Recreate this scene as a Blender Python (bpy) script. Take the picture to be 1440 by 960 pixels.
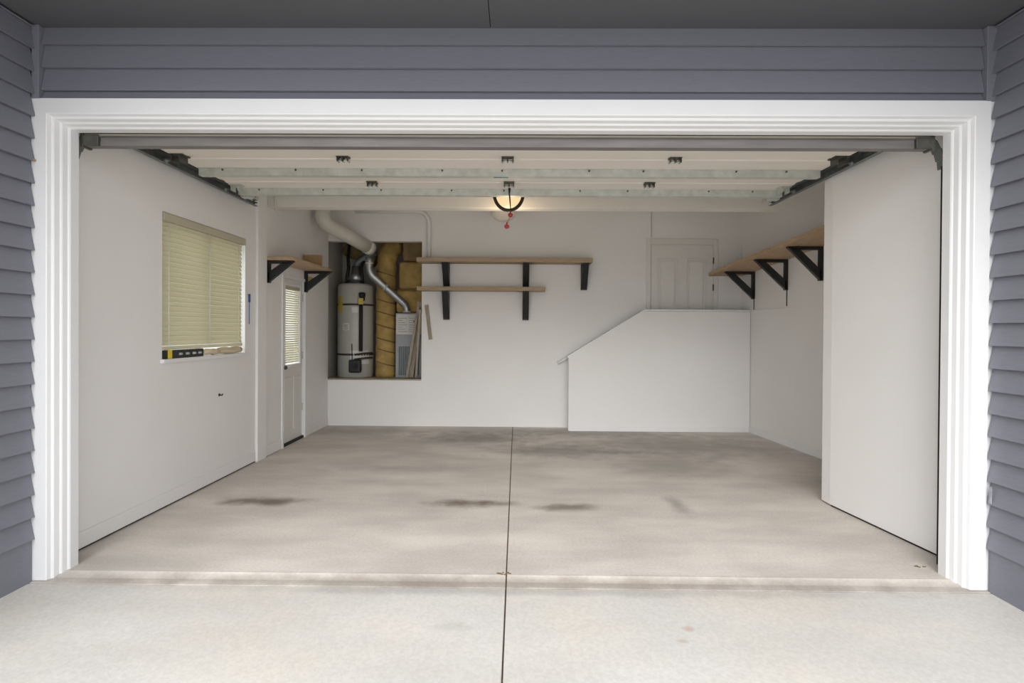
import bpy, bmesh, math, random
from mathutils import Vector, Matrix
random.seed(7)
for o in list(bpy.data.objects): bpy.data.objects.remove(o)
sc = bpy.context.scene
COL = sc.collection

# ------------------------------------------------------------------ camera, sky, exposure
cam = bpy.data.cameras.new('camera')
cam.sensor_width = 36.0
cam.lens = 760.0/1440.0*36.0
cam.shift_y = -11.43/1440.0
cam.clip_start = 0.02
cam_ob = bpy.data.objects.new('camera', cam); COL.objects.link(cam_ob)
yaw, pitch, roll = (math.radians(a) for a in (0.5057, 0.3732, 0.3685))
fw = Vector((-math.sin(yaw)*math.cos(pitch), math.cos(yaw)*math.cos(pitch), -math.sin(pitch)))
r0 = Vector((math.cos(yaw), math.sin(yaw), 0)); d0 = fw.cross(r0)
r1 = math.cos(roll)*r0 - math.sin(roll)*d0; d1 = fw.cross(r1)
mw = Matrix((r1, -d1, -fw)).transposed().to_4x4(); mw.translation = (0, 0, 1.38)
cam_ob.matrix_world = mw
sc.camera = cam_ob

world = bpy.data.worlds.new('world'); sc.world = world
world.use_nodes = True
bg = world.node_tree.nodes['Background']
bg.inputs['Color'].default_value = (0.93, 0.96, 1.02, 1)      # even overcast sky
bg.inputs['Strength'].default_value = 1.12
sun = bpy.data.lights.new('sun', 'SUN'); sun.energy = 1.7; sun.angle = math.radians(50); sun.color = (1, .985, .96)
sun_ob = bpy.data.objects.new('sun', sun); COL.objects.link(sun_ob)
sun_ob.rotation_euler = Vector((0.17, 1.0, -0.64)).to_track_quat('-Z', 'Y').to_euler()   # hazy sun behind the camera
sun_ob.location = (0, -6, 8)
vs = sc.view_settings
vs.view_transform = 'Standard'; vs.look = 'None'; vs.gamma = 1.0; vs.use_curve_mapping = False
vs.exposure = 0.90
LAMP_STRENGTH = .50

# ------------------------------------------------------------------ materials
def srgb(r, g, b):
    f = lambda c: (c/255/12.92) if c/255 <= .04045 else ((c/255+.055)/1.055)**2.4
    return (f(r), f(g), f(b), 1)
def mat(name, col, rough=.6, metal=0, var=.06, scale=8, bump=.0, bscale=60, stretch=(1, 1, 1), spec=.5, emit=None, trans=0):
    m = bpy.data.materials.new(name); m.use_nodes = True
    nt = m.node_tree; N = nt.nodes; L = nt.links
    b = N['Principled BSDF']
    b.inputs['Roughness'].default_value = rough; b.inputs['Metallic'].default_value = metal
    b.inputs['Specular IOR Level'].default_value = spec
    tc = N.new('ShaderNodeTexCoord'); mp = N.new('ShaderNodeMapping'); mp.inputs['Scale'].default_value = stretch
    L.new(tc.outputs['Object'], mp.inputs['Vector'])
    no = N.new('ShaderNodeTexNoise'); no.inputs['Scale'].default_value = scale; no.inputs['Detail'].default_value = 5
    L.new(mp.outputs[0], no.inputs['Vector'])
    mr = N.new('ShaderNodeMapRange'); mr.inputs['From Min'].default_value = .25; mr.inputs['From Max'].default_value = .75
    mr.inputs['To Min'].default_value = 1-var; mr.inputs['To Max'].default_value = 1+var
    L.new(no.outputs['Fac'], mr.inputs['Value'])
    mx = N.new('ShaderNodeMix'); mx.data_type = 'RGBA'; mx.blend_type = 'MULTIPLY'
    mx.inputs['Factor'].default_value = 1; mx.inputs[6].default_value = col
    L.new(mr.outputs[0], mx.inputs[7]); L.new(mx.outputs[2], b.inputs['Base Color'])
    if bump:
        n2 = N.new('ShaderNodeTexNoise'); n2.inputs['Scale'].default_value = bscale; n2.inputs['Detail'].default_value = 4
        L.new(mp.outputs[0], n2.inputs['Vector'])
        bp = N.new('ShaderNodeBump'); bp.inputs['Strength'].default_value = bump; bp.inputs['Distance'].default_value = .01
        L.new(n2.outputs['Fac'], bp.inputs['Height']); L.new(bp.outputs[0], b.inputs['Normal'])
    if emit:
        b.inputs['Emission Color'].default_value = emit[0]; b.inputs['Emission Strength'].default_value = emit[1]
    if trans:
        t = N.new('ShaderNodeBsdfTranslucent'); L.new(mx.outputs[2], t.inputs['Color'])
        ms = N.new('ShaderNodeMixShader'); ms.inputs[0].default_value = trans
        L.new(b.outputs[0], ms.inputs[1]); L.new(t.outputs[0], ms.inputs[2])
        L.new(ms.outputs[0], N['Material Output'].inputs['Surface'])
    return m
M = {}
M['wall'] = mat('painted_drywall', (.82, .805, .785, 1), .75, var=.025, scale=1.3, bump=.08, bscale=90)
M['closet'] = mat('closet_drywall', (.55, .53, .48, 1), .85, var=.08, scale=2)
M['ceil'] = mat('ceiling_paint', (.78, .74, .67, 1), .8, var=.02, scale=2)
M['trim'] = mat('white_trim_paint', (.795, .795, .79, 1), .45, var=.015, scale=5)
M['siding'] = mat('slate_grey_siding', (.198, .203, .236, 1), .62, var=.05, scale=10, bump=.12, bscale=30, stretch=(1, 1, 12))
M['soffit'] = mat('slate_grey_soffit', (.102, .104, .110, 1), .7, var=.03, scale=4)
M['doorpanel'] = mat('cream_door_steel', (.78, .73, .65, 1), .45, var=.03, scale=4, stretch=(.3, 3, 3))
M['galv'] = mat('galvanised_steel', (.60, .62, .57, 1), .5, .45, var=.14, scale=14)
M['darkgalv'] = mat('dull_track_steel', (.17, .19, .19, 1), .5, .6, var=.25, scale=12)
M['bar'] = mat('weathered_grey_steel', (.20, .185, .175, 1), .6, .3, var=.2, scale=7, stretch=(.4, 3, 3))
M['hinge'] = mat('dark_hinge_steel', (.10, .10, .085, 1), .5, .6, var=.2, scale=30)
M['black'] = mat('black_powder_coat', (.018, .020, .021, 1), .45, .2, var=.2, scale=20)
M['rubber'] = mat('black_rubber', (.02, .02, .02, 1), .8, var=.2)
M['wood'] = mat('pine_shelf_wood', (.47, .33, .20, 1), .6, var=.22, scale=5, stretch=(14, 1.2, 14))
M['woodx'] = mat('pale_pine_shelf_wood', (.40, .30, .19, 1), .6, var=.22, scale=5, stretch=(1.2, 14, 14))
M['lumber'] = mat('grey_lumber', (.34, .29, .22, 1), .75, var=.25, scale=6, stretch=(12, 12, 1))
M['blind'] = mat('cream_blind_slat', (.78, .75, .60, 1), .5, var=.03, scale=3, trans=.5)
M['blindhead'] = mat('beige_blind_headrail', (.50, .46, .35, 1), .5, var=.03)
M['glass'] = bpy.data.materials.new('window_glass'); M['glass'].use_nodes = True
gb = M['glass'].node_tree.nodes['Principled BSDF']
gb.inputs['Transmission Weight'].default_value = 1; gb.inputs['Roughness'].default_value = .02
gb.inputs['IOR'].default_value = 1.05; gb.inputs['Base Color'].default_value = (.97, .99, .97, 1)
M['leaf'] = mat('white_door_paint', (.74, .72, .68, 1), .5, var=.03, scale=4)
M['insul'] = mat('yellow_fibreglass_wrap', (.46, .31, .10, 1), .8, var=.32, scale=7, bump=.7, bscale=14)
M['insulb'] = mat('brown_kraft_wrap', (.27, .18, .08, 1), .8, var=.35, scale=7, bump=.7, bscale=14)
M['tape'] = mat('brown_wrap_seam', (.20, .125, .045, 1), .7, var=.2)
M['tank'] = mat('beige_grey_enamel', (.50, .49, .44, 1), .3, var=.05, scale=3)
M['steelband'] = mat('dark_steel_strap', (.09, .085, .075, 1), .5, .6)
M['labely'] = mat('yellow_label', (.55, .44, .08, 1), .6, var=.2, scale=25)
M['labelw'] = mat('white_label', (.72, .70, .66, 1), .6, var=.08, scale=20)
M['print'] = mat('label_print', (.20, .17, .15, 1), .6)
M['red'] = mat('red_plastic', (.42, .035, .03, 1), .45, var=.1)
M['pvc'] = mat('white_vent_pipe', (.66, .63, .56, 1), .5, var=.05, scale=5)
M['alum'] = mat('galvanised_flue', (.42, .44, .45, 1), .35, .85, var=.12, scale=10)
M['cab'] = mat('furnace_grey_enamel', (.36, .38, .39, 1), .45, var=.06)
M['louver'] = mat('furnace_louver', (.20, .24, .25, 1), .5, .3, var=.1)
M['yellow'] = mat('yellow_plastic', (.75, .55, .02, 1), .45, var=.08)
M['blue'] = mat('blue_plastic', (.02, .08, .30, 1), .5)
M['beige'] = mat('beige_bare_wood', (.66, .56, .38, 1), .7, var=.15, scale=12, stretch=(1, .4, 3))
M['bronze'] = mat('dark_bronze', (.06, .05, .04, 1), .45, .5, var=.1)
M['glow'] = mat('lit_frosted_glass', (.12, .10, .07, 1), .4, emit=((1, .72, .40, 1), LAMP_STRENGTH))
M['bowl'] = mat('pale_frosted_glass', (.70, .64, .56, 1), .35, var=.03)
M['card'] = mat('brown_cardboard', (.42, .28, .13, 1), .8, var=.1)
M['teal'] = mat('teal_sticker', (.05, .24, .22, 1), .6)
M['dirt'] = mat('brown_debris', (.16, .11, .06, 1), .9, var=.3, scale=30)
M['street'] = mat('street_concrete', (.40, .39, .37, 1), .9, var=.08, scale=.6)
M['smear'] = mat('pale_grey_smear', (.30, .31, .33, 1), .7, var=.3, scale=40)
M['rock'] = mat('black_gap_seal', (.012, .012, .012, 1), .9)

def concrete(name, base, warm, patches, mottling=.16):
    """concrete with soft mottling, fine grit and stains of their own shape (x, y, rx, ry, strength, colour)"""
    m = bpy.data.materials.new(name); m.use_nodes = True
    nt = m.node_tree; N = nt.nodes; L = nt.links; b = N['Principled BSDF']
    b.inputs['Roughness'].default_value = .62; b.inputs['Specular IOR Level'].default_value = .35
    tc = N.new('ShaderNodeTexCoord')
    def noise(scale, detail, stretch=(1, 1, 1), rough=.55):
        mp = N.new('ShaderNodeMapping'); mp.inputs['Scale'].default_value = stretch; L.new(tc.outputs['Object'], mp.inputs[0])
        n = N.new('ShaderNodeTexNoise'); n.inputs['Scale'].default_value = scale; n.inputs['Detail'].default_value = detail
        n.inputs['Roughness'].default_value = rough
        L.new(mp.outputs[0], n.inputs['Vector']); return n.outputs['Fac']
    def mixc(fac, a, bb, mode='MIX'):
        x = N.new('ShaderNodeMix'); x.data_type = 'RGBA'; x.blend_type = mode
        for s, v in ((0, fac), (6, a), (7, bb)):
            if hasattr(v, 'is_linked') or hasattr(v, 'links'): L.new(v, x.inputs[s])
            else: x.inputs[s].default_value = v
        return x.outputs[2]
    def rng(v, a, b2, c, d):
        r = N.new('ShaderNodeMapRange'); r.interpolation_type = 'SMOOTHSTEP'
        for i, q in enumerate((a, b2, c, d)): r.inputs[i+1].default_value = q
        L.new(v, r.inputs[0]); return r.outputs[0]
    col = mixc(rng(noise(1.1, 4), .3, .7, 0, 1), base, warm)
    k = rng(noise(2.2, 7, (.45, 1.2, 1)), .28, .72, 1-mottling, 1+mottling*.6)
    col = mixc(1.0, col, k, 'MULTIPLY')
    col = mixc(1.0, col, rng(noise(55, 3), .3, .7, .94, 1.05), 'MULTIPLY')
    wob = noise(5, 5)
    for (x, y, rx, ry, st, c) in patches:
        mp = N.new('ShaderNodeMapping'); mp.vector_type = 'POINT'
        mp.inputs['Location'].default_value = (-x/rx, -y/ry, 0); mp.inputs['Scale'].default_value = (1/rx, 1/ry, 0)
        L.new(tc.outputs['Object'], mp.inputs[0])
        ln = N.new('ShaderNodeVectorMath'); ln.operation = 'LENGTH'; L.new(mp.outputs[0], ln.inputs[0])
        ad = N.new('ShaderNodeMath'); ad.operation = 'MULTIPLY_ADD'; L.new(wob, ad.inputs[0])
        ad.inputs[1].default_value = 1.3; L.new(ln.outputs['Value'], ad.inputs[2])
        f = rng(ad.outputs[0], .75, 1.75, st, 0)
        col = mixc(f, col, c)
    L.new(col, b.inputs['Base Color'])
    bp = N.new('ShaderNodeBump'); bp.inputs['Strength'].default_value = .12; bp.inputs['Distance'].default_value = .006
    L.new(noise(80, 4), bp.inputs['Height']); L.new(bp.outputs[0], b.inputs['Normal'])
    return m
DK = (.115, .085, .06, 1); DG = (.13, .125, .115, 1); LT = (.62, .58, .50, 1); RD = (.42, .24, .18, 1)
M['gfloor'] = concrete('garage_concrete', (.57, .525, .475, 1), (.64, .59, .535, 1), [
    (-2.02, 4.28, .46, .14, .85, DK), (-.42, 4.28, .34, .13, .85, DK), (-.12, 4.28, .24, .10, .6, DK),
    (.40, 4.20, .34, .12, .70, DK), (1.28, 4.30, .10, .28, .5, DG),
    (-.5, 6.9, 1.1, .5, .55, DG), (.55, 6.2, .95, .5, .55, DG), (1.6, 5.5, .9, .5, .25, DG), (2.0, 6.5, 1.3, .8, .42, DG), (1.0, 7.3, 1.8, .4, .45, DG), (-2.0, 7.3, 1.0, .35, .35, DG),  # broad grey areas make the floor darker towards the rear wall
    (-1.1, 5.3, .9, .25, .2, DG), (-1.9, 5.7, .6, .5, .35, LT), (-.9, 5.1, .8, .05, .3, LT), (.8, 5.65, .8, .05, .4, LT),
    (0, 2.97, 4.0, .085, .55, DK)])
M['dfloor'] = concrete('driveway_concrete', (.60, .58, .555, 1), (.63, .59, .53, 1), [
    (.82, 2.55, .035, .03, .5, RD), (.76, 2.45, .035, .025, .45, RD), (0, 2.90, 2.6, .07, .30, DG), (-.30, 2.55, .12, .07, .18, DG)], .07)

# ------------------------------------------------------------------ mesh helpers
class MB:
    def __init__(s): s.bm = bmesh.new()
    def poly(s, pts, faces):
        v = [s.bm.verts.new(p) for p in pts]
        for f in faces:
            try: s.bm.faces.new([v[i] for i in f])
            except ValueError: pass
        return s
    def box(s, x0, x1, y0, y1, z0, z1):
        x0, x1 = sorted((x0, x1)); y0, y1 = sorted((y0, y1)); z0, z1 = sorted((z0, z1))
        return s.poly([(x0,y0,z0),(x1,y0,z0),(x1,y1,z0),(x0,y1,z0),(x0,y0,z1),(x1,y0,z1),(x1,y1,z1),(x0,y1,z1)],
               [(0,3,2,1),(4,5,6,7),(0,1,5,4),(1,2,6,5),(2,3,7,6),(3,0,4,7)])
    def prism(s, pts, ext):
        """closed outline of 3-D points pushed along the vector ext"""
        n = len(pts); e = Vector(ext); P = [Vector(p) for p in pts]; P += [p+e for p in P]
        return s.poly(P, [tuple(range(n))[::-1], tuple(range(n, 2*n))] + [(i, (i+1) % n, n+(i+1) % n, n+i) for i in range(n)])
    def bar(s, a, b, w, h, up=(0, 0, 1)):
        """rectangular bar from a to b, w across, h along up"""
        a = Vector(a); b = Vector(b); t = (b-a).normalized(); u = Vector(up); x = t.cross(u).normalized(); u = x.cross(t).normalized()
        c = [a + x*i*w/2 + u*j*h/2 for i, j in ((-1,-1),(1,-1),(1,1),(-1,1))]
        return s.prism(c, b-a)
    def tube(s, pts, r, seg=16, caps=True, rs=None):
        P = [Vector(p) for p in pts]; rings = []
        prev = None
        for i, p in enumerate(P):
            t = (P[min(i+1, len(P)-1)]-P[max(i-1, 0)]).normalized()
            if prev is None:
                u = t.orthogonal().normalized()
            else:
                u = (prev - t*prev.dot(t)).normalized()
            prev = u; w = t.cross(u); rr = rs[i] if rs else r
            rings.append([s.bm.verts.new(p + (u*math.cos(2*math.pi*k/seg) + w*math.sin(2*math.pi*k/seg))*rr) for k in range(seg)])
        for a, b in zip(rings, rings[1:]):
            for k in range(seg): s.bm.faces.new((a[k], a[(k+1) % seg], b[(k+1) % seg], b[k])).smooth = True
        if caps: s.bm.faces.new(rings[0][::-1]); s.bm.faces.new(rings[-1])
        return s
    def lathe(s, c, prof, seg=32, axis='z'):
        """(radius, height) profile turned about a vertical axis through c"""
        rings = []
        for r, h in prof:
            rings.append([s.bm.verts.new((c[0]+r*math.cos(2*math.pi*k/seg), c[1]+r*math.sin(2*math.pi*k/seg), c[2]+h)) for k in range(seg)])
        for a, b in zip(rings, rings[1:]):
            for k in range(seg): s.bm.faces.new((a[k], a[(k+1) % seg], b[(k+1) % seg], b[k])).smooth = True
        s.bm.faces.new(rings[0][::-1]); s.bm.faces.new(rings[-1])
        return s
def root_loc(o):
    v = Vector((0, 0, 0))
    while o: v += o.location; o = o.parent
    return v
def obj(name, mb, m, parent=None, bevel=0, **props):
    bm = mb.bm
    if parent is not None:
        off = root_loc(parent)
        for v in bm.verts: v.co -= off
    bmesh.ops.recalc_face_normals(bm, faces=bm.faces)
    me = bpy.data.meshes.new(name); bm.to_mesh(me); bm.free()
    me.materials.append(M[m] if isinstance(m, str) else m)
    o = bpy.data.objects.new(name, me); COL.objects.link(o); o.parent = parent
    if bevel:
        bv = o.modifiers.new('bevel', 'BEVEL'); bv.width = bevel; bv.segments = 2; bv.limit_method = 'ANGLE'
    for k, v in props.items(): o[k] = v
    return o
def thing(name, label, cat, loc, group=None):
    o = bpy.data.objects.new(name, None); COL.objects.link(o); o.location = loc; o.empty_display_size = .05
    o['label'] = label; o['category'] = cat
    if group: o['group'] = group
    return o
def tag(o, label, cat, group=None):
    o['label'] = label; o['category'] = cat
    if group: o['group'] = group
    return o
def struct(name, label, cat, mb, m, bevel=0):
    o = obj(name, mb, m, None, bevel); o['kind'] = 'structure'; o['label'] = label; o['category'] = cat
    return o
def sroot(name, label, cat, loc=(0, 0, 0)):
    o = thing(name, label, cat, loc); o['kind'] = 'structure'; return o
def share(name, me_ob, loc, parent):
    o = me_ob.copy(); COL.objects.link(o); o.name = name; o.parent = parent; o.location = loc
    return o
def arc(c, r, a0, a1, n, f):
    return [f(c[0]+r*math.cos(a0+(a1-a0)*i/n), c[1]+r*math.sin(a0+(a1-a0)*i/n)) for i in range(n+1)]

# ------------------------------------------------------------------ ground
JX = -.050
gr = sroot('driveway', 'pale concrete driveway with a centre joint before the garage', 'driveway', (0, 0, -.2))
for x0, x1 in ((-5.5, JX-.0035), (JX+.0035, 5.5)):
    o = obj('slab', MB().box(x0, x1, -7, 2.928, -.20, -.026), 'dfloor', None, .004)
    o.parent = gr; o.location = (0, 0, .2)
obj('joint_bed', MB().box(JX-.02, JX+.02, -7, 2.925, -.195, -.046), 'dirt', gr)
struct('street', 'plain grey concrete street and yards around the house', 'street', MB().box(-60, 60, -60, 60, -.5, -.21), 'street')
fl = sroot('floor', 'stained grey concrete garage floor with a centre control joint', 'floor', (0, 0, -.2))
for x0, x1 in ((-2.95, JX-.004), (JX+.004, 3.75)):
    pr = [(x0, 2.934, -.2), (x0, 2.934, -.024), (x0, 2.985, -.018), (x0, 3.02, -.006), (x0, 3.035, 0), (x0, 7.80, 0), (x0, 7.80, -.2)]
    o = obj('slab', MB().prism(pr, (x1-x0, 0, 0)), 'gfloor', None)
    o.parent = fl; o.location = (0, 0, .2)
obj('joint_bed', MB().box(JX-.02, JX+.02, 3.03, 7.8, -.2, -.012).box(JX-.02, JX+.02, 2.936, 3.03, -.2, -.032), 'dirt', fl)

# ------------------------------------------------------------------ exterior: lap siding, soffit, door trim
def siding_wall(name, label, sx, xs, ylo, yhi):
    """side wall: boards run along y, lapping, bottoms proud towards the driveway (direction -sx)"""
    w = sroot(name, label, 'wall', (xs, 0, -.03))
    obj('backing', MB().box(xs+sx*.03, xs+sx*.16, ylo, yhi+.02, -.03, 3.05), 'siding', w)
    obj('foundation_skirt', MB().box(xs+sx*.004, xs+sx*.03, ylo, yhi-.0, -.03, .235), 'siding', w)
    z0 = .211; e = .1222
    first = None
    k = 0
    while z0 + k*e < 3.03:
        z = z0+k*e; top = min(z+e+.02, 3.035)
        if first is None or top-z < e:
            h = top-z
            pr = [(xs-sx*.012, ylo, z), (xs+sx*.002, ylo, z), (xs+sx*.026, ylo, z+h), (xs+sx*.018, ylo, z+h)]
            o = obj('siding_board', MB().prism(pr, (0, yhi-ylo, 0)), 'siding', w)
            if first is None: first = o
        else:
            share('siding_board', first, (0, 0, k*e), w)
        k += 1
    return w
siding_wall('wall_left_outside', 'slate grey lap siding side wall beside the white trim with the rusty corner chip', -1, -2.66, 1.5, 2.946)
siding_wall('wall_right_outside', 'slate grey lap siding side wall with a pale paint smear near its foot', 1, 2.565, 1.5, 2.946)
obj('paint_smear', MB().box(2.5475, 2.5545, 2.915, 2.928, .463, .555), 'smear', bpy.data.objects['wall_right_outside'])
obj('rust_chip', MB().box(-2.652, -2.643, 2.935, 2.9475, 2.287, 2.297), 'card', bpy.data.objects['wall_left_outside'])
hw = sroot('wall_front', 'slate grey lap siding above the garage opening', 'wall', (0, 2.97, 2.5))
obj('backing', MB().box(-2.70, 2.62, 2.995, 3.11, 2.56, 3.06), 'siding', hw)
zs = [2.636, 2.682, 2.808, 2.936, 3.04]
for a, b in zip(zs, zs[1:]):
    pr = [(-2.625, 2.958, a), (-2.625, 2.972, a), (-2.625, 2.992, b+.012), (-2.625, 2.984, b+.012)]
    obj('siding_board', MB().prism(pr, (5.15, 0, 0)), 'siding', hw)
for x0, x1 in ((-2.668, -2.628), (2.528, 2.60)):
    obj('corner_board', MB().box(x0, x1, 2.945, 2.985, 2.632, 3.035), 'siding', hw, .003)
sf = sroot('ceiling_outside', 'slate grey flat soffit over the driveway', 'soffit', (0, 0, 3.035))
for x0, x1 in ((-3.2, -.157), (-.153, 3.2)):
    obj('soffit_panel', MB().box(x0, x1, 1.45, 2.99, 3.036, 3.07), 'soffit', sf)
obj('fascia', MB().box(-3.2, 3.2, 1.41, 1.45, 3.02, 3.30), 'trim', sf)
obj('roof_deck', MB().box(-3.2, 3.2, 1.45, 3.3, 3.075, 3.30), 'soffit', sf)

XL, XR, ZT = -2.672, 2.555, 2.634       # outer edges of the door trim
prof = [(0, 2.95), (.080, 2.95), (.085, 2.953), (.091, 2.972), (.097, 2.976), (.102, 2.980), (.108, 3.008), (.113, 3.012), (.117, 3.017), (.122, 3.045),
        (.127, 3.049), (.131, 3.056), (.131, 3.112), (0, 3.112)]
def trim_piece(name, label, f0, f1):
    """mitred trim: each profile point swept from f0(u) to f1(u)"""
    m = MB(); n = len(prof)
    pts = [f0(u, y) for u, y in prof] + [f1(u, y) for u, y in prof]
    m.poly(pts, [tuple(range(n)), tuple(range(n, 2*n))[::-1]] + [(i, (i+1) % n, n+(i+1) % n, n+i) for i in range(n)])
    return struct(name, label, 'trim', m, 'trim')
trim_piece('trim_1', 'white stepped door trim beside the window side of the garage', lambda u, y: (XL+u, y, -.008 if y > 2.98 else -.018), lambda u, y: (XL+u, y, ZT-u))
trim_piece('trim_2', 'white stepped door trim beside the plain white corner wall', lambda u, y: (XR-u, y, -.008 if y > 2.98 else -.018), lambda u, y: (XR-u, y, ZT-u))
obj('trim_edge', MB().box(XR-.001, XR+.045, 2.956, 3.11, -.02, ZT), 'trim', bpy.data.objects['trim_2'])
trim_piece('trim_3', 'white stepped header trim over the garage opening', lambda u, y: (XL+u, y, ZT-u), lambda u, y: (XR-u, y, ZT-u))

# ------------------------------------------------------------------ room shell
XW = -2.69; CZ = 3.09; YB = 7.68
wl = MB()
ys = [3.112, 4.075, 5.325, 6.19, 6.83, YB]
T = XW-.14
wl.box(T, XW, ys[0], ys[1], .012, CZ); wl.box(T, XW, ys[1], ys[2], .012, 1.135); wl.box(T, XW, ys[1], ys[2], 2.262, CZ)
wl.box(T, XW, ys[2], ys[3], .012, CZ); wl.box(T, XW, ys[3], ys[4], 1.975, CZ); wl.box(T, XW, ys[4], YB, .012, CZ)
struct('wall_left', 'white painted garage wall with the blind-covered window and side door', 'wall', wl, 'wall')
struct('trim_4', 'dark gap strip along the foot of the window wall', 'trim', MB().box(T, XW-.006, 3.112, 6.19, 0, .012), 'rock')
struct('trim_5', 'narrow white pilaster between the window and the side door', 'trim', MB().box(XW, XW+.028, 5.535, 5.735, 0, CZ), 'wall', .004)
struct('baseboard_left', 'low white baseboard along the window wall', 'baseboard',
       MB().box(XW, XW+.008, 3.2, 5.535, .014, .115).box(XW, XW+.008, 5.735, 6.155, .004, .115).box(XW, XW+.010, 6.87, 7.665, .004, .115), 'wall', .002)
# corner wall beside the opening and the wider bay behind it
struct('wall_right_corner', 'plain white wall just inside the opening, ending in a free corner', 'wall',
       MB().prism([(2.625, 3.112, .012), (2.492, 4.30, .012), (2.492, 4.42, .012), (3.62, 4.42, .012), (3.62, 3.112, .012)], (0, 0, CZ-.012)), 'wall', .004)
struct('trim_6', 'dark gap strip along the foot of the corner wall', 'trim',
       MB().prism([(2.632, 3.112, 0), (2.499, 4.295, 0), (2.6, 4.40, 0), (3.5, 4.40, 0), (3.5, 3.112, 0)], (0, 0, .012)), 'rock')
def xr(y): return 3.445 - (y-4.42)*.083
struct('wall_right', 'white garage wall carrying the long wooden shelf', 'wall',
       MB().prism([(xr(4.42), 4.42, 0), (xr(YB), YB, 0), (xr(YB)+.3, YB, 0), (xr(4.42)+.3, 4.42, 0)], (0, 0, CZ)), 'wall')
struct('baseboard_right', 'low white baseboard under the long wooden shelf', 'baseboard',
       MB().prism([(xr(4.42), 4.42, 0), (xr(7.41), 7.41, 0), (xr(7.41)-.012, 7.41, 0), (xr(4.42)-.012, 4.42, 0)], (0, 0, .085)), 'trim')
CX0, CX1, CZ0, CZ1 = -2.70, -1.355, .652, 2.628
wb = MB()
wb.box(T, CX1, YB, YB+.12, 0, CZ0).box(T, CX1, YB, YB+.12, CZ1, CZ).box(CX1, 3.55, YB, YB+.12, 0, CZ)
struct('wall_back', 'white rear wall with the furnace alcove cut into it', 'wall', wb, 'wall')
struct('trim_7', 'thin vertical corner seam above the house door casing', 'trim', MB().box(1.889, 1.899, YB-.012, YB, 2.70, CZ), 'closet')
struct('wall_alcove', 'dim grey lining of the furnace alcove', 'wall',
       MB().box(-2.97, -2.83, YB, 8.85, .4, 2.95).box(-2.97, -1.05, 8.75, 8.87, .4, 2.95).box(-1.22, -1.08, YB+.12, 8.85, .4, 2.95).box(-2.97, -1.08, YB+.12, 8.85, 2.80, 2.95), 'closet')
struct('floor_alcove', 'raised wooden platform under the water heater', 'platform', MB().box(-2.83, -1.22, YB+.121, 8.75, .50, CZ0), 'lumber')
struct('trim_8', 'dark ledge along the foot of the furnace alcove', 'trim', MB().box(-2.828, CX1-.002, YB-.004, YB+.12, CZ0, CZ0+.018), 'lumber')
struct('ceiling', 'flat beige-white garage ceiling above the open door', 'ceiling', MB().box(-2.9, 3.8, 3.0, 8.9, CZ, CZ+.2), 'ceil')
struct('beam', 'boxed cream soffit beam across the ceiling behind the open door', 'beam', MB().box(XW, 2.875, 5.80, 5.95, 2.685, CZ), 'ceil', .004)
struct('wall_front_inside', 'white inner face above and beside the garage opening', 'wall',
       MB().box(T, 2.7, 3.112, 3.13, 2.52, CZ).box(T, -2.56, 3.112, 3.13, 0, 2.52).box(2.445, 2.7, 3.112, 3.13, 0, 2.52), 'wall')
# stair half wall
hwz = [(.715, .0), (.715, 1.005), (1.752, 1.645), (3.19, 1.645), (3.19, .0)]
struct('wall_stair', 'white half wall with a sloping end hiding the steps to the house door', 'wall',
       MB().prism([(x, 7.41, z) for x, z in hwz], (0, .11, 0)), 'wall')
cp = MB()
cp.prism([(.700, 7.398, 1.003), (.700, 7.398, 1.028), (1.747, 7.398, 1.672), (3.19, 7.398, 1.672), (3.19, 7.398, 1.648), (1.754, 7.398, 1.648), (.712, 7.398, 1.003)], (0, .135, 0))
struct('trim_9', 'thin white cap along the sloping half wall', 'trim', cp, 'trim', .002)
struct('trim_10', 'narrow ledge on the shelf wall level with the half wall cap', 'trim',
       MB().prism([(xr(6.2)-.002, 6.2, 1.66), (xr(7.40)-.02, 7.40, 1.66), (xr(7.40)+.02, 7.40, 1.66), (xr(6.2)+.02, 6.2, 1.66)], (0, 0, .010)), 'wall')
struct('baseboard_back', 'low white baseboard at the foot of the stair half wall', 'baseboard', MB().box(.73, 3.16, 7.398, 7.41, 0, .06), 'trim', .002)
rl = thing('handrail', 'short sloping white handrail behind the half wall end', 'handrail', (.57, 7.6, .93))
obj('rail', MB().tube([(.575, 7.615, .915), (.70, 7.615, .985), (1.30, 7.615, 1.354)], .02, 12), 'trim', rl)
for x in (.80, 1.20):
    obj('rail_bracket', MB().tube([(x, 7.618, .915+(x-.575)*.60-.02), (x, 7.682, .915+(x-.575)*.60-.05)], .008, 8), 'galv', rl)

# ------------------------------------------------------------------ window and blind
wn = sroot('window_1', 'square window in the white wall behind the cream blind', 'window', (XW, 4.7, 1.135))
y0, y1, z0, z1 = 4.075, 5.325, 1.135, 2.262
fr = MB()
fr.box(XW-.135, XW-.09, y0, y0+.045, z0, z1).box(XW-.135, XW-.09, y1-.045, y1, z0, z1).box(XW-.135, XW-.09, y0+.045, y1-.045, z0, z0+.045).box(XW-.135, XW-.09, y0+.045, y1-.045, z1-.045, z1).box(XW-.13, XW-.095, 4.68, 4.72, z0+.045, z1-.045)
obj('window_frame', fr, 'trim', wn, .003)
for a, b in ((y0+.045, 4.68), (4.72, y1-.045)):
    obj('window_pane', MB().box(XW-.116, XW-.110, a, b, z0+.045, z1-.045), 'glass', wn)
obj('window_sill', MB().box(XW-.09, XW+.03, y0-.02, y1+.015, z0-.026, z0+.004), 'trim', wn, .004)
BX = XW-.018
bl = thing('window_blind', 'cream horizontal slat blind lowered over the garage window', 'blind', (BX, 4.7, 1.22))
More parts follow.
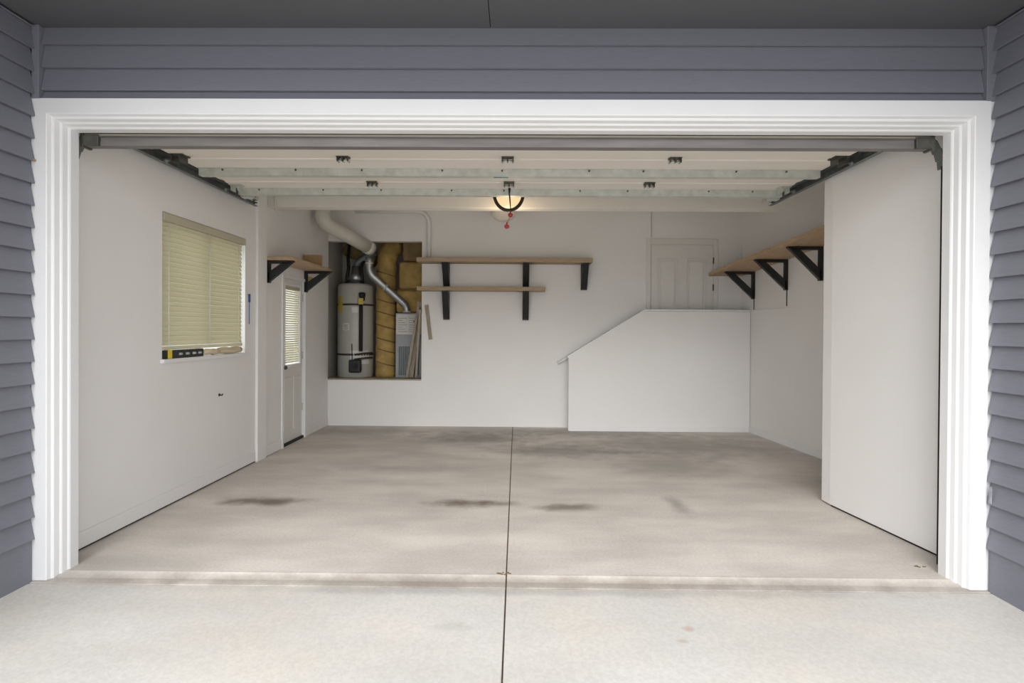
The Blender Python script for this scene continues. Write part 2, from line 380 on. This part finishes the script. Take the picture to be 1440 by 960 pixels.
obj('headrail', MB().box(BX-.03, XW+.012, y0+.008, y1-.008, 2.196, 2.256), 'blindhead', bl, .003)
SY0, SY1 = y0+.012, y1-.055
sl = None; n = 25; pitch_z = (2.185-1.262)/(n-1)
for k in range(n):
    z = 1.262+k*pitch_z
    if sl is None:
        ang = math.radians(63); c, s_ = math.cos(ang)*.025, math.sin(ang)*.025
        m = MB(); ring = [(-c, -s_), (-.003, .002), (c, s_), (c-.002, s_+.002), (-.006, .006), (-c-.002, -s_+.002)]
        m.prism([(BX-a, SY0, z+b) for a, b in ring], (0, SY1-SY0, 0))
        sl = obj('slat', m, 'blind', bl)
    else: share('slat', sl, (0, 0, k*pitch_z), bl)
obj('bottom_rail', MB().box(BX-.022, BX+.022, SY0, SY1, 1.208, 1.236), 'blind', bl, .003)
for y in (4.145, 4.70, 5.19):
    obj('ladder_cord', MB().tube([(BX+.024, y, 1.235), (BX+.024, y, 2.2)], .0022, 6), 'trim', bl)
lv = thing('spirit_level', 'black spirit level with a yellow end lying on the window sill', 'level', (XW-.01, 4.1, 1.139))
obj('body', MB().box(XW-.022, XW+.012, 4.10, 4.60, 1.139, 1.205), 'black', lv, .003)
obj('end_cap', MB().box(XW-.024, XW+.015, 4.125, 4.175, 1.139, 1.207), 'yellow', lv, .003)
obj('end_grip', MB().box(XW-.023, XW+.014, 4.088, 4.101, 1.140, 1.206), 'rubber', lv, .002)
for y in (4.28, 4.37, 4.46, 4.54):
    obj('vial', MB().tube([(XW+.0125, y-.018, 1.172), (XW+.0125, y+.018, 1.172)], .010, 10), 'galv', lv)
wd = thing('wood_offcut', 'pale knotted wood offcut lying on the window sill', 'wood', (XW, 4.95, 1.139))
random.seed(3)
pts = [(XW-.008, 4.62+i*.052, 1.172+.004*math.sin(i*1.3)) for i in range(13)]
obj('stick', MB().tube(pts, .03, 10, rs=[.016, .025, .022, .03, .024, .029, .031, .033, .031, .032, .033, .031, .026]), 'beige', wd)
obj('knot', MB().lathe((XW+.018, 4.82, 1.175), [(.004, -.014), (.014, -.008), (.016, 0), (.013, .009), (.004, .013)], 10), 'wood', wd)
bc = thing('blue_wand', 'thin blue cord with a blue grip hanging beside the window', 'cord', (XW+.014, 5.385, 1.42))
obj('grip', MB().tube([(XW+.014, 5.385, 1.64), (XW+.014, 5.385, 1.72)], .010, 8), 'blue', bc)
obj('cord', MB().tube([(XW+.012, 5.385, 1.42), (XW+.014, 5.385, 1.64)], .0035, 6), 'blue', bc)
obj('nail', MB().tube([(XW-.01, 5.385, 1.715), (XW+.016, 5.385, 1.715)], .003, 6), 'black', bc)
hk = thing('wall_hook', 'small dark screw hook in the wall under the window', 'hook', (XW, 4.862, .775))
obj('plate', MB().tube([(XW-.002, 4.862, .775), (XW+.006, 4.862, .775)], .013, 12), 'hinge', hk)
obj('shank', MB().tube([(XW+.004, 4.862, .775), (XW+.03, 4.862, .772), (XW+.034, 4.862, .785)], .005, 8), 'black', hk)

# ------------------------------------------------------------------ side door in the window wall
d1_ = sroot('door_1', 'white side door with a blind-covered glass panel', 'door', (XW, 6.51, 0))
a, b, t = 6.19, 6.83, 1.975
obj('casing', MB().box(XW-.05, XW+.014, a-.035, a+.008, 0, t+.03).box(XW-.05, XW+.014, b-.008, b+.035, 0, t+.03).box(XW-.05, XW+.014, a+.008, b-.008, t-.008, t+.03), 'trim', d1_, .003)
lf = MB(); X0, X1 = XW-.075, XW-.03; g0, g1, h0, h1 = 6.285, 6.735, .935, 1.90
lf.box(X0, X1, a+.01, g0, .03, t-.01).box(X0, X1, g1, b-.01, .03, t-.01).box(X0, X1, g0, g1, .03, h0).box(X0, X1, g0, g1, h1, t-.01)
door = obj('door_leaf', lf, 'leaf', d1_)
for p0, p1 in ((6.285, 6.47), (6.55, 6.735)):
    obj('raised_panel', MB().box(X1, X1+.010, p0, p1, .16, .80), 'leaf', door, .008)
lt = MB()
lt.box(X1-.05, X1+.016, g0-.022, g0+.012, h0-.02, h1+.02).box(X1-.05, X1+.016, g1-.012, g1+.022, h0-.02, h1+.02).box(X1-.05, X1+.016, g0+.012, g1-.012, h0-.02, h0+.014).box(X1-.05, X1+.016, g0+.012, g1-.012, h1-.014, h1+.02)
obj('glass_frame', lt, 'trim', door, .003)
obj('glass_pane', MB().box(X0+.004, X0+.009, g0, g1, h0, h1), 'glass', door)
bs = MB()
for k in range(34):
    z = h0+.03+k*.0272
    bs.prism([(X1-.012, g0+.014, z), (X1-.004, g0+.014, z+.022), (X1-.006, g0+.014, z+.023), (X1-.014, g0+.014, z+.001)], (0, g1-g0-.028, 0))
obj('blind_slats', bs, 'blind', d1_, kind='stuff')
obj('blind_headrail', MB().box(X1-.02, X1+.012, g0+.014, g1-.014, h1-.055, h1-.014), 'blindhead', d1_)
obj('knob', MB().tube([(X1, 6.235, .925), (X1+.03, 6.235, .925), (X1+.04, 6.235, .925), (X1+.06, 6.235, .925)], .02, 12, rs=[.012, .012, .026, .018]), 'hinge', d1_)
for z in (.35, 1.0, 1.72): obj('hinge', MB().tube([(XW-.022, b-.012, z), (XW-.022, b-.012, z+.09)], .008, 8), 'galv', d1_)
obj('threshold', MB().box(XW-.13, XW-.004, a, b, 0, .03), 'rubber', d1_)
# ------------------------------------------------------------------ house door above the half wall
d2 = sroot('door_2', 'painted panel door to the house above the stair half wall', 'door', (2.33, YB, .56))
obj('casing', MB().box(1.826, 1.888, YB-.018, YB, .56, 2.68).box(2.774, 2.838, YB-.018, YB, .56, 2.68).box(1.888, 2.774, YB-.018, YB, 2.60, 2.68), 'leaf', d2, .004)
df = obj('door_leaf', MB().box(1.896, 2.766, YB-.010, YB-.001, .57, 2.592), 'leaf', d2)
for x0, x1 in ((1.985, 2.265), (2.385, 2.665)):
    for q0, q1 in ((.72, 1.30), (1.42, 2.40)):
        ch = .03
        m = MB()
        m.box(x0, x1, YB-.022, YB-.010, q0, q0+.02).box(x0, x1, YB-.022, YB-.010, q1-.02, q1).box(x0, x0+.02, YB-.022, YB-.010, q0+.02, q1-.02).box(x1-.02, x1, YB-.022, YB-.010, q0+.02, q1-.02)
        m.box(x0+.045, x1-.045, YB-.028, YB-.010, q0+.045, q1-.045)
        obj('raised_panel', m, 'leaf', df, .003)
for z in (.85, 1.95, 2.33): obj('hinge', MB().tube([(2.770, YB-.020, z), (2.770, YB-.020, z+.09)], .009, 8), 'hinge', d2)

# ------------------------------------------------------------------ overhead door, parked open under the ceiling
DX0, DX1 = -2.53, 2.375
gd = thing('garage_door', 'cream sectional overhead garage door parked open on its ceiling tracks', 'garage door', (0, 3.14, 2.44))
ZD = 2.642
def section(pa, pb):
    """one section between seam points (y, z), its inner face down, with a shallow embossed step"""
    (ya, za), (yb, zb) = pa, pb
    v = Vector((0, yb-ya, zb-za)); n = Vector((0, -(zb-za), yb-ya)).normalized()
    P = lambda t, h: (DX0, ya+v.y*t+n.y*h, za+v.z*t+n.z*h)
    pr = [P(.004, .010), P(.03, 0), P(.44, 0), P(.46, .007), P(.54, .007), P(.56, 0), P(.97, 0), P(.996, .010), P(.996, .045), P(.004, .045)]
    return MB().prism(pr, (DX1-DX0, 0, 0))
seams = [(3.165, 2.50), (3.69, ZD), (4.30, ZD), (4.945, ZD)]
for p, q in zip(seams, seams[1:]): obj('door_section', section(p, q), 'doorpanel', gd)
def strut(y, zt, zb, x0, x1, m, th=.004, dep=.055):
    s = MB()     # hat channel: web facing the driveway, flanges back
    s.box(x0, x1, y, y+th, zb, zt).box(x0, x1, y+th, y+dep, zb, zb+th).box(x0, x1, y+dep-th, y+dep, zb+th, zt).box(x0, x1, y-.014, y, zt-th, zt).box(x0, x1, y+dep, y+dep+.014, zt-th, zt)
    return obj('strut', s, m, gd)
s1 = strut(4.253, ZD, 2.585, DX0+.01, DX1-.01, 'galv')
s2 = strut(4.860, ZD, 2.585, DX0+.01, DX1-.01, 'galv')
for s, y in ((s1, 4.2505), (s2, 4.8575)):
    for i in range(9):
        x = DX0+.2+i*.565+.1*math.sin(i*3)
        obj('screw', MB().tube([(x, y+.002, 2.628), (x, y-.004, 2.628)], .008, 6), 'hinge', s)
s0 = strut(3.145, 2.494, 2.440, DX0, DX1, 'bar')
obj('bottom_seal', MB().box(DX0, DX1, 3.137, 3.150, 2.494, 2.506), 'blindhead', gd)
obj('seal_retainer', MB().box(DX0, DX1, 3.150, 3.185, 2.500, 2.550), 'bar', gd)
for x, y in ((-1.285, 3.97), (-.075, 3.97), (1.15, 3.97), (-1.255, 4.66), (-.075, 4.66), (1.13, 4.66)):
    h = obj('hinge', MB().box(x-.045, x+.045, y-.03, y+.03, ZD-.004, ZD+.006).box(x-.042, x-.034, y-.024, y+.028, ZD-.034, ZD).box(x+.034, x+.042, y-.024, y+.028, ZD-.034, ZD).box(x-.006, x+.006, y-.024, y+.02, ZD-.034, ZD), 'hinge', gd)
    obj('hinge_pin', MB().tube([(x-.048, y+.004, ZD-.026), (x+.048, y+.004, ZD-.026)], .010, 8), 'galv', h)
obj('paper_label', MB().box(-.145, -.085, 3.60, 3.66, ZD-.030, ZD-.026), 'labelw', gd)
obj('teal_sticker', MB().box(-.19, -.075, 4.272, 4.30, 2.5835, 2.585), 'teal', gd)
for s, xe in ((-1, DX0), (1, DX1)):
    for y, w in ((3.95, .10), (4.76, .08), (5.07, .07)):
        x0, x1 = (xe-.005, xe+.10) if s < 0 else (xe-.10, xe+.005)
        rb = obj('roller_bracket', MB().box(x0, x1, y-w/2, y+w/2, ZD-.006, ZD+.004).box(x0+.02, x0+.026, y-w/2, y+w/2, ZD-.055, ZD).box(x1-.026, x1-.02, y-w/2, y+w/2, ZD-.055, ZD), 'galv' if y > 4.7 else 'hinge', gd)
        obj('roller', MB().tube([(xe-.02*s, y, ZD-.035), (xe+.035*s, y, ZD-.035), (xe+.036*s, y, ZD-.035), (xe+.056*s, y, ZD-.035)], .006, 10, rs=[.006, .006, .020, .020]), 'darkgalv', rb)
    x = xe+.03*s
    fb = obj('top_fixture', MB().box(min(xe-.09*s, xe+.005*s), max(xe-.09*s, xe+.005*s), 4.93, 5.0, ZD-.065, ZD-.003), 'galv', gd, .004)
    for i in range(3): obj('rib', MB().box(min(xe-.08*s+i*.03*s, xe-.07*s+i*.03*s), max(xe-.08*s+i*.03*s, xe-.07*s+i*.03*s), 4.922, 4.932, ZD-.06, ZD-.008), 'alum', fb)
    cb = obj('corner_bracket', MB().box(min(xe, xe-.09*s), max(xe, xe-.09*s), 3.125, 3.145, 2.435, 2.50).box(min(xe, xe+.02*s), max(xe, xe+.02*s), 3.13, 3.20, 2.43, 2.51), 'hinge', gd, .003)
def track(label, s, xa, yend):
    t = thing('door_track', label, 'track', (xa, 3.2, 0), 'overhead door tracks')
    w = .022; hgt = .062
    zc = 2.63
    m = MB()     # C channel, open towards the door
    for (da, db, ha, hb) in ((.0, .004, -hgt/2, hgt/2), (.004, w*1.6, -hgt/2, -hgt/2+.004), (.004, w*1.6, hgt/2-.004, hgt/2)):
        m.box(xa+s*(.01-da), xa+s*(.01-db), 3.50, yend, zc+ha, zc+hb)
    obj('horizontal_rail', m, 'darkgalv', t)
    cv = MB(); c = (3.50, 2.345); 
    for i in range(8):
        a0, a1 = math.pi/2+i*math.pi/16, math.pi/2+(i+1)*math.pi/16
        q = lambda r, a: (xa+s*(.01+.040*(i/8)**2), c[0]+r*math.cos(a), c[1]+r*math.sin(a))
        cv.prism([q(.254, a0), q(.316, a0), q(.316, a1), q(.254, a1)], (-s*.006, 0, 0))
    obj('curved_rail', cv, 'darkgalv', t)
    obj('vertical_rail', MB().box(xa+s*.050, xa+s*.044, 3.150, 3.20, .03, 2.345).box(xa+s*.044, xa+s*(-.006 if s > 0 else .024), 3.162, 3.166, .03, 2.345), 'black', t)
    for z in (.5, 1.3, 2.1): obj('jamb_bracket', MB().box(xa+s*.050, xa+s*.054, 3.13, 3.19, z, z+.05), 'galv', t)
    a = MB().box(xa+s*.016, xa+s*.010, yend-.12, yend-.08, 2.60, CZ).box(xa+s*.05, xa+s*.016, yend-.12, yend-.116, 2.62, 2.70)
    obj('ceiling_hanger', a, 'galv', t)
    obj('stop_bolt', MB().tube([(xa+s*.014, yend-.03, zc), (xa-s*.03, yend-.03, zc)], .007, 8), 'hinge', t)
    obj('angle_brace', MB().box(xa+s*.010, xa+s*.014, 3.6, yend-.3, 2.66, 2.70), 'darkgalv', t)
track('steel door track hung along the wall above the window', -1, -2.625, 5.40)
track('steel door track hung along the plain corner wall', 1, 2.462, 5.28)

# release cord
rc = thing('release_cord', 'thin dark pull cord with red knobs hanging from the open door', 'cord', (-.075, 4.70, 2.64))
obj('chain', MB().tube([(-.072, 4.70, 2.608), (-.072, 4.70, 2.56), (-.066, 4.70, 2.50), (-.060, 4.70, 2.42), (-.058, 4.70, 2.36)], .006, 8, rs=[.012, .007, .006, .004, .004]), 'black', rc)
for dz, dx in ((2.375, -.062), (2.275, -.093)):
    obj('red_knob', MB().lathe((dx, 4.70, dz), [(.004, .04), (.007, .018), (.02, .012), (.022, 0), (.015, -.014), (.004, -.018)], 12), 'red', rc)
obj('red_string', MB().tube([(-.060, 4.70, 2.365), (-.08, 4.70, 2.33), (-.093, 4.70, 2.285)], .0025, 6), 'red', rc)

# ceiling lamps
def lamp(label, c, r, dome, rim, depth, em):
    t = thing('ceiling_lamp', label, 'lamp', (c[0], c[1], CZ))
    obj('canopy', MB().lathe((c[0], c[1], CZ-.03), [(.06, 0), (.065, .01), (.065, .03)], 24), 'bronze', t)
    obj('stem', MB().tube([(c[0], c[1], c[2]+.02), (c[0], c[1], CZ-.02)], .012, 10), 'bronze', t)
    obj('pan', MB().lathe((c[0], c[1], c[2]), [(r*.3, .035), (r*.98, .028), (r, .02), (r, 0), (r*.9, -.002)], 32), rim, t)
    obj('glass_bowl', MB().lathe((c[0], c[1], c[2]), [(r*.95, .0), (r*.94, -depth*.3), (r*.84, -depth*.62), (r*.62, -depth*.85), (r*.3, -depth*.97), (.01, -depth)], 32), dome, t)
    return t
def band(t, c, r, depth, m, width):
    # metal hoop passing under the bowl
    pr = []
    n = 20
    mb_ = MB()
    pts = [(c[0]+r*1.02*math.cos(math.pi+math.pi*i/n), c[1]-.0, c[2]+depth*1.06*math.sin(math.pi+math.pi*i/n)) for i in range(n+1)]
    for p, q in zip(pts, pts[1:]): mb_.bar(p, q, width, .014, up=(0, 1, 0))
    return obj('hoop', mb_, m, t)
t = lamp('lit warm glass bowl lamp with a dark hoop behind the open door', (-.093, 5.66, 2.78), .135, 'glow', 'bronze', .135, True)
pt = bpy.data.lights.new('bulb', 'POINT'); pt.energy = 3.2; pt.color = (1, .80, .56); pt.shadow_soft_size = .10
pt_ob = bpy.data.objects.new('bulb', pt); COL.objects.link(pt_ob); pt_ob.parent = t; pt_ob.location = (0, 0, 2.47-CZ)   # the lit bulb's light under its bowl
band(t, (-.093, 5.60, 2.785), .146, .160, 'bronze', .034)
lamp('unlit pale glass bowl lamp behind the lit one', (-.175, 6.7, 2.89), .175, 'bowl', 'bowl', .17, False)

# ------------------------------------------------------------------ shelves on black triangular brackets
def bracket(parent, p, d, arm, leg, width=.045, th=.032, tail=0):
    """p: wall point under the board; d: outward unit vector"""
    p = Vector(p); d = Vector(d).normalized(); z = Vector((0, 0, 1)); s = z.cross(d)
    def plate(pts):
        return MB().prism([p + d*u + z*v - s*width/2 for u, v in pts], s*width)
    b = obj('bracket', plate([(0, 0), (th, 0), (th, -leg), (0, -leg)]), 'black', parent, .002)
    obj('arm', plate([(th, 0), (arm, 0), (arm, -.012), (arm-.03, -th), (th, -th)]), 'black', b, .002)
    w = .085
    obj('brace', plate([(arm*.96, -th*.6), (arm*.96-w*1.25, -th*.6), (th*.5, -leg+w*1.3), (th*.5, -leg+.012), (th*.9, -leg+.012)]), 'black', b, .002)
    if tail: obj('tail_rod', MB().box(p.x-.008, p.x+.004, p.y-.006, p.y+.006, p.z-leg-tail, p.z-leg), 'hinge', b)
    return b
# rear wall: long shelf over a shorter one
DB = (0, -1, 0)
sh = thing('wall_shelf', 'long pine shelf on the rear wall above the shorter shelf', 'shelf', (-.18, YB, 2.31), 'rear wall shelves')
obj('board', MB().box(-1.388, 1.035, YB-.255, YB, 2.31, 2.372), 'woodx', sh, .006)
for x, l in ((-1.0, .33), (.123, .33), (.945, .36)): bracket(sh, (x, YB, 2.31), DB, .235, l, .088)
sh = thing('wall_shelf', 'shorter pine shelf on the rear wall below the long shelf', 'shelf', (-.5, YB, 1.915), 'rear wall shelves')
obj('board', MB().box(-1.388, .392, YB-.225, YB, 1.918, 1.972), 'woodx', sh, .006)
for x, l in ((-1.0, .40), (.123, .40)): bracket(sh, (x, YB, 1.918), DB, .205, l, .088)
# window wall: shelf over the side door
sh = thing('wall_shelf', 'wooden shelf mounted above the white side door', 'shelf', (XW, 6.3, 2.11))
obj('board', MB().box(XW, XW+.31, 5.74, 6.93, 2.108, 2.142), 'wood', sh, .004)
bracket(sh, (XW, 5.80, 2.108), (1, 0, 0), .29, .24, .05)
bracket(sh, (XW, 6.83, 2.108), (1, 0, 0), .34, .27, .05)
tag(obj('cardboard_piece', MB().box(XW+.02, XW+.24, 6.72, 6.78, 2.142, 2.30), 'card', None, .003), 'small brown cardboard box standing on the shelf over the side door', 'box')
tag(obj('yellow_reflection', MB().box(XW, XW+.003, 6.90, 7.12, 1.93, 2.05), 'labely'), 'small yellow patch painted as reflected colour on the wall below the shelf over the side door', 'reflection')  # thin yellow sheet, paints a colour reflected onto the wall
# right wall: long shelf in two boards, dipping slightly to the rear
sh = thing('wall_shelf', 'long wooden shelf of two boards along the side wall near the half wall', 'shelf', (xr(6.2), 6.2, 2.25))
def zsf(y): return 2.318 - (y-5.78)*.086
for ya, yb, dd in ((4.6, 6.16, .44), (6.163, 7.66, .475)):
    pr = [(xr(ya), ya, zsf(ya)), (xr(ya)-dd, ya, zsf(ya)), (xr(ya)-dd, ya, zsf(ya)+.042), (xr(ya), ya, zsf(ya)+.042)]
    obj('board', MB().prism(pr, (xr(yb)-xr(ya), yb-ya, zsf(yb)-zsf(ya))), 'wood', sh, .003)
for y, tl in ((5.92, 0), (6.57, .19), (7.33, .15)):
    bracket(sh, (xr(y), y, zsf(y)), (-1, -.0, 0), .40 if y > 6 else .385, .37, .05, .036, tl)

# ------------------------------------------------------------------ alcove: heater, furnace, ducts
HC = (-2.45, 8.20)
wh = thing('water_heater', 'tall beige tank water heater standing in the alcove', 'water heater', (HC[0], HC[1], CZ0))
R = .262
obj('tank', MB().lathe((HC[0], HC[1], CZ0), [(R-.01, 0), (R, .02), (R, 1.36), (R-.015, 1.395), (R-.06, 1.41), (.02, 1.42)], 40), 'tank', wh)
for z in (1.74, 1.0): obj('strap', MB().lathe((HC[0], HC[1], z), [(R+.001, -.014), (R+.005, -.014), (R+.005, .014), (R+.001, .014)], 40), 'steelband', wh)
def patch(name, a0, a1, z0, z1, m, parent, rr=R+.003):
    n = 6; mb_ = MB(); A = [math.radians(a0+(a1-a0)*i/n) for i in range(n+1)]
    for i in range(n):
        q = [(HC[0]+r_*math.sin(a), HC[1]-r_*math.cos(a), z) for z in (z0, z1) for r_ in (rr, rr+.002) for a in (A[i], A[i+1])]
        mb_.poly(q, [(0,1,3,2),(4,5,7,6),(0,1,5,4),(2,3,7,6),(0,2,6,4),(1,3,7,5)])
    return obj(name, mb_, m, parent)
patch('energy_label', -55, -28, 1.62, 1.86, 'labely', wh)
patch('warning_label', -25, -4, 1.36, 1.46, 'labelw', wh)
patch('rating_label', 4, 24, 1.62, 1.70, 'labelw', wh)
for i in range(3): patch('label_print', -22, -7, 1.375+i*.027, 1.385+i*.027, 'print', wh, R+.006)
patch('lower_jacket', 0, 62, .86, 1.06, 'labelw', wh)
obj('relief_pipe', MB().tube([(HC[0]+.15, HC[1]-.245, 1.84), (HC[0]+.15, HC[1]-.25, 1.05)], .028, 12), 'rubber', wh)
obj('relief_valve', MB().lathe((HC[0]+.165, HC[1]-.245, 1.85), [(.02, -.06), (.04, -.05), (.04, 0), (.05, .01), (.05, .06), (.02, .07)], 14), 'black', wh)
obj('valve_tag', MB().box(HC[0]+.13, HC[0]+.20, HC[1]-.31, HC[1]-.30, 1.74, 1.83), 'labely', wh)
cbx = obj('gas_control', MB().box(HC[0]+.0, HC[0]+.17, HC[1]-.36, HC[1]-.25, .74, .93), 'black', wh, .02)
obj('control_dial', MB().tube([(HC[0]+.09, HC[1]-.355, .84), (HC[0]+.09, HC[1]-.385, .84)], .04, 14), 'rubber', cbx)
for z in (1.0, .93): obj('gas_line', MB().tube([(HC[0]+.06, HC[1]-.27, z), (HC[0]+.22, HC[1]-.25, z+.02), (HC[0]+.28, HC[1]-.1, z+.02)], .014, 10), 'bronze', wh)
obj('pilot_line', MB().tube([(HC[0]+.03, HC[1]-.272, .92), (HC[0]+.025, HC[1]-.272, 1.16)], .007, 8), 'bronze', wh)
for dx in (-.12, .11):
    obj('water_line', MB().tube([(HC[0]+dx, HC[1]-.05, 2.06), (HC[0]+dx, HC[1]-.05, 2.16), (HC[0]+dx-.02*(1 if dx > 0 else -1), HC[1]-.04, 2.30), (HC[0]+dx*1.15, HC[1]+.05, 2.50), (HC[0]+dx*1.15, HC[1]+.15, 2.78)], .026, 10), 'black', wh)
obj('draft_hood', MB().lathe((HC[0], HC[1], 2.07), [(.10, 0), (.10, .04), (.13, .05), (.075, .16), (.06, .17), (.06, .26)], 24), 'alum', wh)
obj('flue', MB().tube([(HC[0], HC[1], 2.30), (HC[0]+.02, HC[1], 2.38), (HC[0]+.12, HC[1]+.02, 2.46), (HC[0]+.28, HC[1]+.05, 2.55)], .05, 14), 'louver', wh)

def duct(label, pts, r, m, name='insulated_duct', rings=()):
    t = thing(name, label, 'duct', pts[0], 'wrapped ducts in the alcove')
    random.seed(len(pts)+int(r*100))
    P = [Vector(p) for p in pts]; fine = []
    for a_, b_ in zip(P, P[1:]):
        k = max(2, int((b_-a_).length/.05))
        fine += [a_.lerp(b_, i/k) for i in range(k)]
    fine.append(P[-1])
    obj('wrap', MB().tube(fine, r, 20, rs=[r*(1+.05*math.sin(i*1.7)+random.uniform(-.03, .03)) for i in range(len(fine))]), m, t)
    for q in rings:
        obj('seam_band', MB().tube([Vector(q)+Vector((0, 0, -.007)), Vector(q)+Vector((.004, 0, .007))], r*1.065, 20), 'tape', t)
    return t
vx, vy = -2.005, 8.26
duct('upright yellow wrapped duct between the water heater and furnace', [(vx, vy, CZ0), (vx, vy, 1.4), (vx+.0, vy, 2.1), (vx+.01, vy, 2.42), (vx+.03, vy+.05, 2.58), (vx+.10, vy+.16, 2.68)], .148, 'insul',
     rings=[(vx, vy, z) for z in (.86, 1.06, 1.22, 1.42, 1.62, 1.80, 2.02, 2.22)])
duct('sloping brown wrapped duct over the water heater', [(-2.70, 8.52, 2.63), (-2.58, 8.50, 2.58), (-2.40, 8.50, 2.52), (-2.22, 8.50, 2.44)], .10, 'insulb')
pl = thing('plenum', 'stacked yellow wrapped plenum boxes on top of the furnace', 'duct', (-1.62, 8.35, 1.62))
for q, (x0, x1, z0, z1, m) in enumerate(((-1.83, -1.40, 1.626, 1.975, 'insul'), (-1.79, -1.42, 1.99, 2.40, 'insul'), (-1.74, -1.38, 2.41, 2.79, 'insulb'))):
    o = obj('wrapped_box', MB().box(x0, x1, 8.16, 8.58, z0, z1), m, pl, .045)
    o.modifiers['bevel'].segments = 4
obj('seam_band', MB().box(-1.80, -1.40, 8.17, 8.57, 1.972, 1.993), 'tape', pl)
fc = thing('furnace', 'grey furnace cabinet with a louvred lower panel in the alcove', 'furnace', (-1.64, 8.35, CZ0))
FX0, FX1 = -1.822, -1.40
obj('cabinet', MB().box(FX0, FX1, 8.11, 8.6, CZ0, 1.622), 'cab', fc, .006)
lp = obj('instruction_panel', MB().box(FX0+.01, FX1-.02, 8.100, 8.11, 1.30, 1.605), 'labelw', fc, .003)
for i in range(7):
    for j, (u0, u1) in enumerate(((.04, .17), (.20, .34))):
        obj('printed_line', MB().box(FX0+u0, FX0+u1-.03*((i*7+j*3) % 3), 8.0985, 8.0998, 1.34+i*.033, 1.349+i*.033), 'cab', lp)
obj('red_mark', MB().box(FX0+.27, FX0+.34, 8.0975, 8.0995, 1.485, 1.51), 'red', lp)
lvp = obj('louver_panel', MB().box(FX0+.01, FX1-.02, 8.102, 8.11, .68, 1.28), 'cab', fc, .003)
for i in range(11):
    x = FX0+.05+i*.029
    obj('louver', MB().prism([(x, 8.102, .69), (x+.012, 8.090, .69), (x+.018, 8.102, .69)], (0, 0, .43)), 'louver', lvp)

vp = thing('vent_pipe', 'thick white vent pipe angling from the ceiling into the alcove', 'pipe', (-2.53, 7.0, CZ))
obj('pipe', MB().tube([(-2.53, 7.0, CZ+.005), (-2.53, 7.0, 2.86), (-2.525, 7.005, 2.80), (-2.50, 7.03, 2.75), (-2.46, 7.07, 2.72), (-2.30, 7.34, 2.64), (-2.115, 7.74, 2.535)], .093, 24), 'pvc', vp)
obj('end_collar', MB().tube([(-2.145, 7.675, 2.552), (-2.105, 7.76, 2.528)], .099, 24), 'pvc', vp)
mp_ = thing('flue_pipe', 'thin galvanised flue pipe dropping from the white vent to the furnace', 'pipe', (-1.63, 8.06, 1.62))
def elbow(c0, c1, c2, n=5):
    c0, c1, c2 = (Vector(q) for q in (c0, c1, c2))
    return [(c0*(1-t_)**2 + c1*2*t_*(1-t_) + c2*t_*t_) for t_ in (i/n for i in range(n+1))]
fp = [(-2.134, 7.797, 2.415), (-2.137, 7.80, 2.36)] + elbow((-2.14, 7.80, 2.27), (-2.14, 7.80, 2.20), (-2.09, 7.82, 2.145)) + [(-1.80, 7.97, 1.87)] + elbow((-1.69, 8.02, 1.765), (-1.645, 8.05, 1.72), (-1.645, 8.055, 1.66)) + [(-1.645, 8.06, 1.628)]
obj('pipe', MB().tube(fp, .055, 18), 'alum', mp_)
for q, w in (((-2.137, 7.80, 2.33), (0, 0, .012)), ((-1.93, 7.903, 1.993), (.012, .005, -.011)), ((-1.645, 8.057, 1.64), (0, 0, .012))):
    q = Vector(q); w = Vector(w); obj('joint_ring', MB().tube([q-w, q+w], .060, 18), 'galv', mp_)

# planks leaning in and beside the alcove
def plank(label, a_, b_, w, th, group='loose boards at the alcove'):
    return tag(obj('plank', MB().bar(a_, b_, th, w, up=(1, 0, 0)), 'lumber', None, .002), label, 'plank', group)
plank('widest grey plank leaning in the alcove corner', (-1.555, 7.93, .675), (-1.405, 7.83, 1.78), .075, .02)
plank('narrow grey plank leaning in front of the furnace louvres', (-1.60, 7.87, .675), (-1.415, 7.755, 1.70), .038, .02)
plank('narrow grey plank leaning against the alcove edge', (-1.46, 7.84, .675), (-1.375, 7.66, 1.66), .032, .02)
plank('short grey stick hanging flat on the wall beside the alcove', (-1.225, YB-.012, 1.235), (-1.285, YB-.012, 1.725), .05, .02)
tag(obj('white_conduit', MB().tube([(-2.3, YB-.031, 3.045), (-1.42, YB-.031, 3.045)] + [(-1.42+.17*math.sin(a_), YB-.031, 2.875+.17*math.cos(a_)) for a_ in (math.pi/2*i/8 for i in range(1, 9))] + [(-1.25, YB-.031, 2.385)], .028, 12), 'wall'),
    'white painted conduit curving over the alcove to the long shelf', 'conduit')
tag(obj('loose_cable', MB().tube([(-2.60, 5.768, 2.80), (-2.60, 5.768, 2.72), (-2.585, 5.77, 2.65), (-2.55, 5.78, 2.60), (-2.52, 5.785, 2.585)], .009, 8), 'pvc'),
    'loose white cable curling down at the pilaster top', 'cable')

# ------------------------------------------------------------------ debris
def crumbs(name, label, c, n, r, zz):
    random.seed(n); m = MB()
    for i in range(n):
        x = c[0]+random.uniform(-r, r); y = c[1]+random.uniform(-r, r)*.4; s = random.uniform(.003, .007)
        m.bar((x-s*1.5, y, zz+s*.4), (x+s*1.5, y+random.uniform(-s, s), zz+s*.5), s, s*.8)
    return tag(obj(name, m, 'dirt'), label, 'debris')
crumbs('leaf_litter', 'clump of brown leaf litter on the centre joint at the floor edge', (JX, 3.05), 9, .045, 0)
crumbs('dry_leaf', 'small brown dry leaf at the foot of the white trim by the corner wall', (2.39, 3.20), 4, .03, 0)
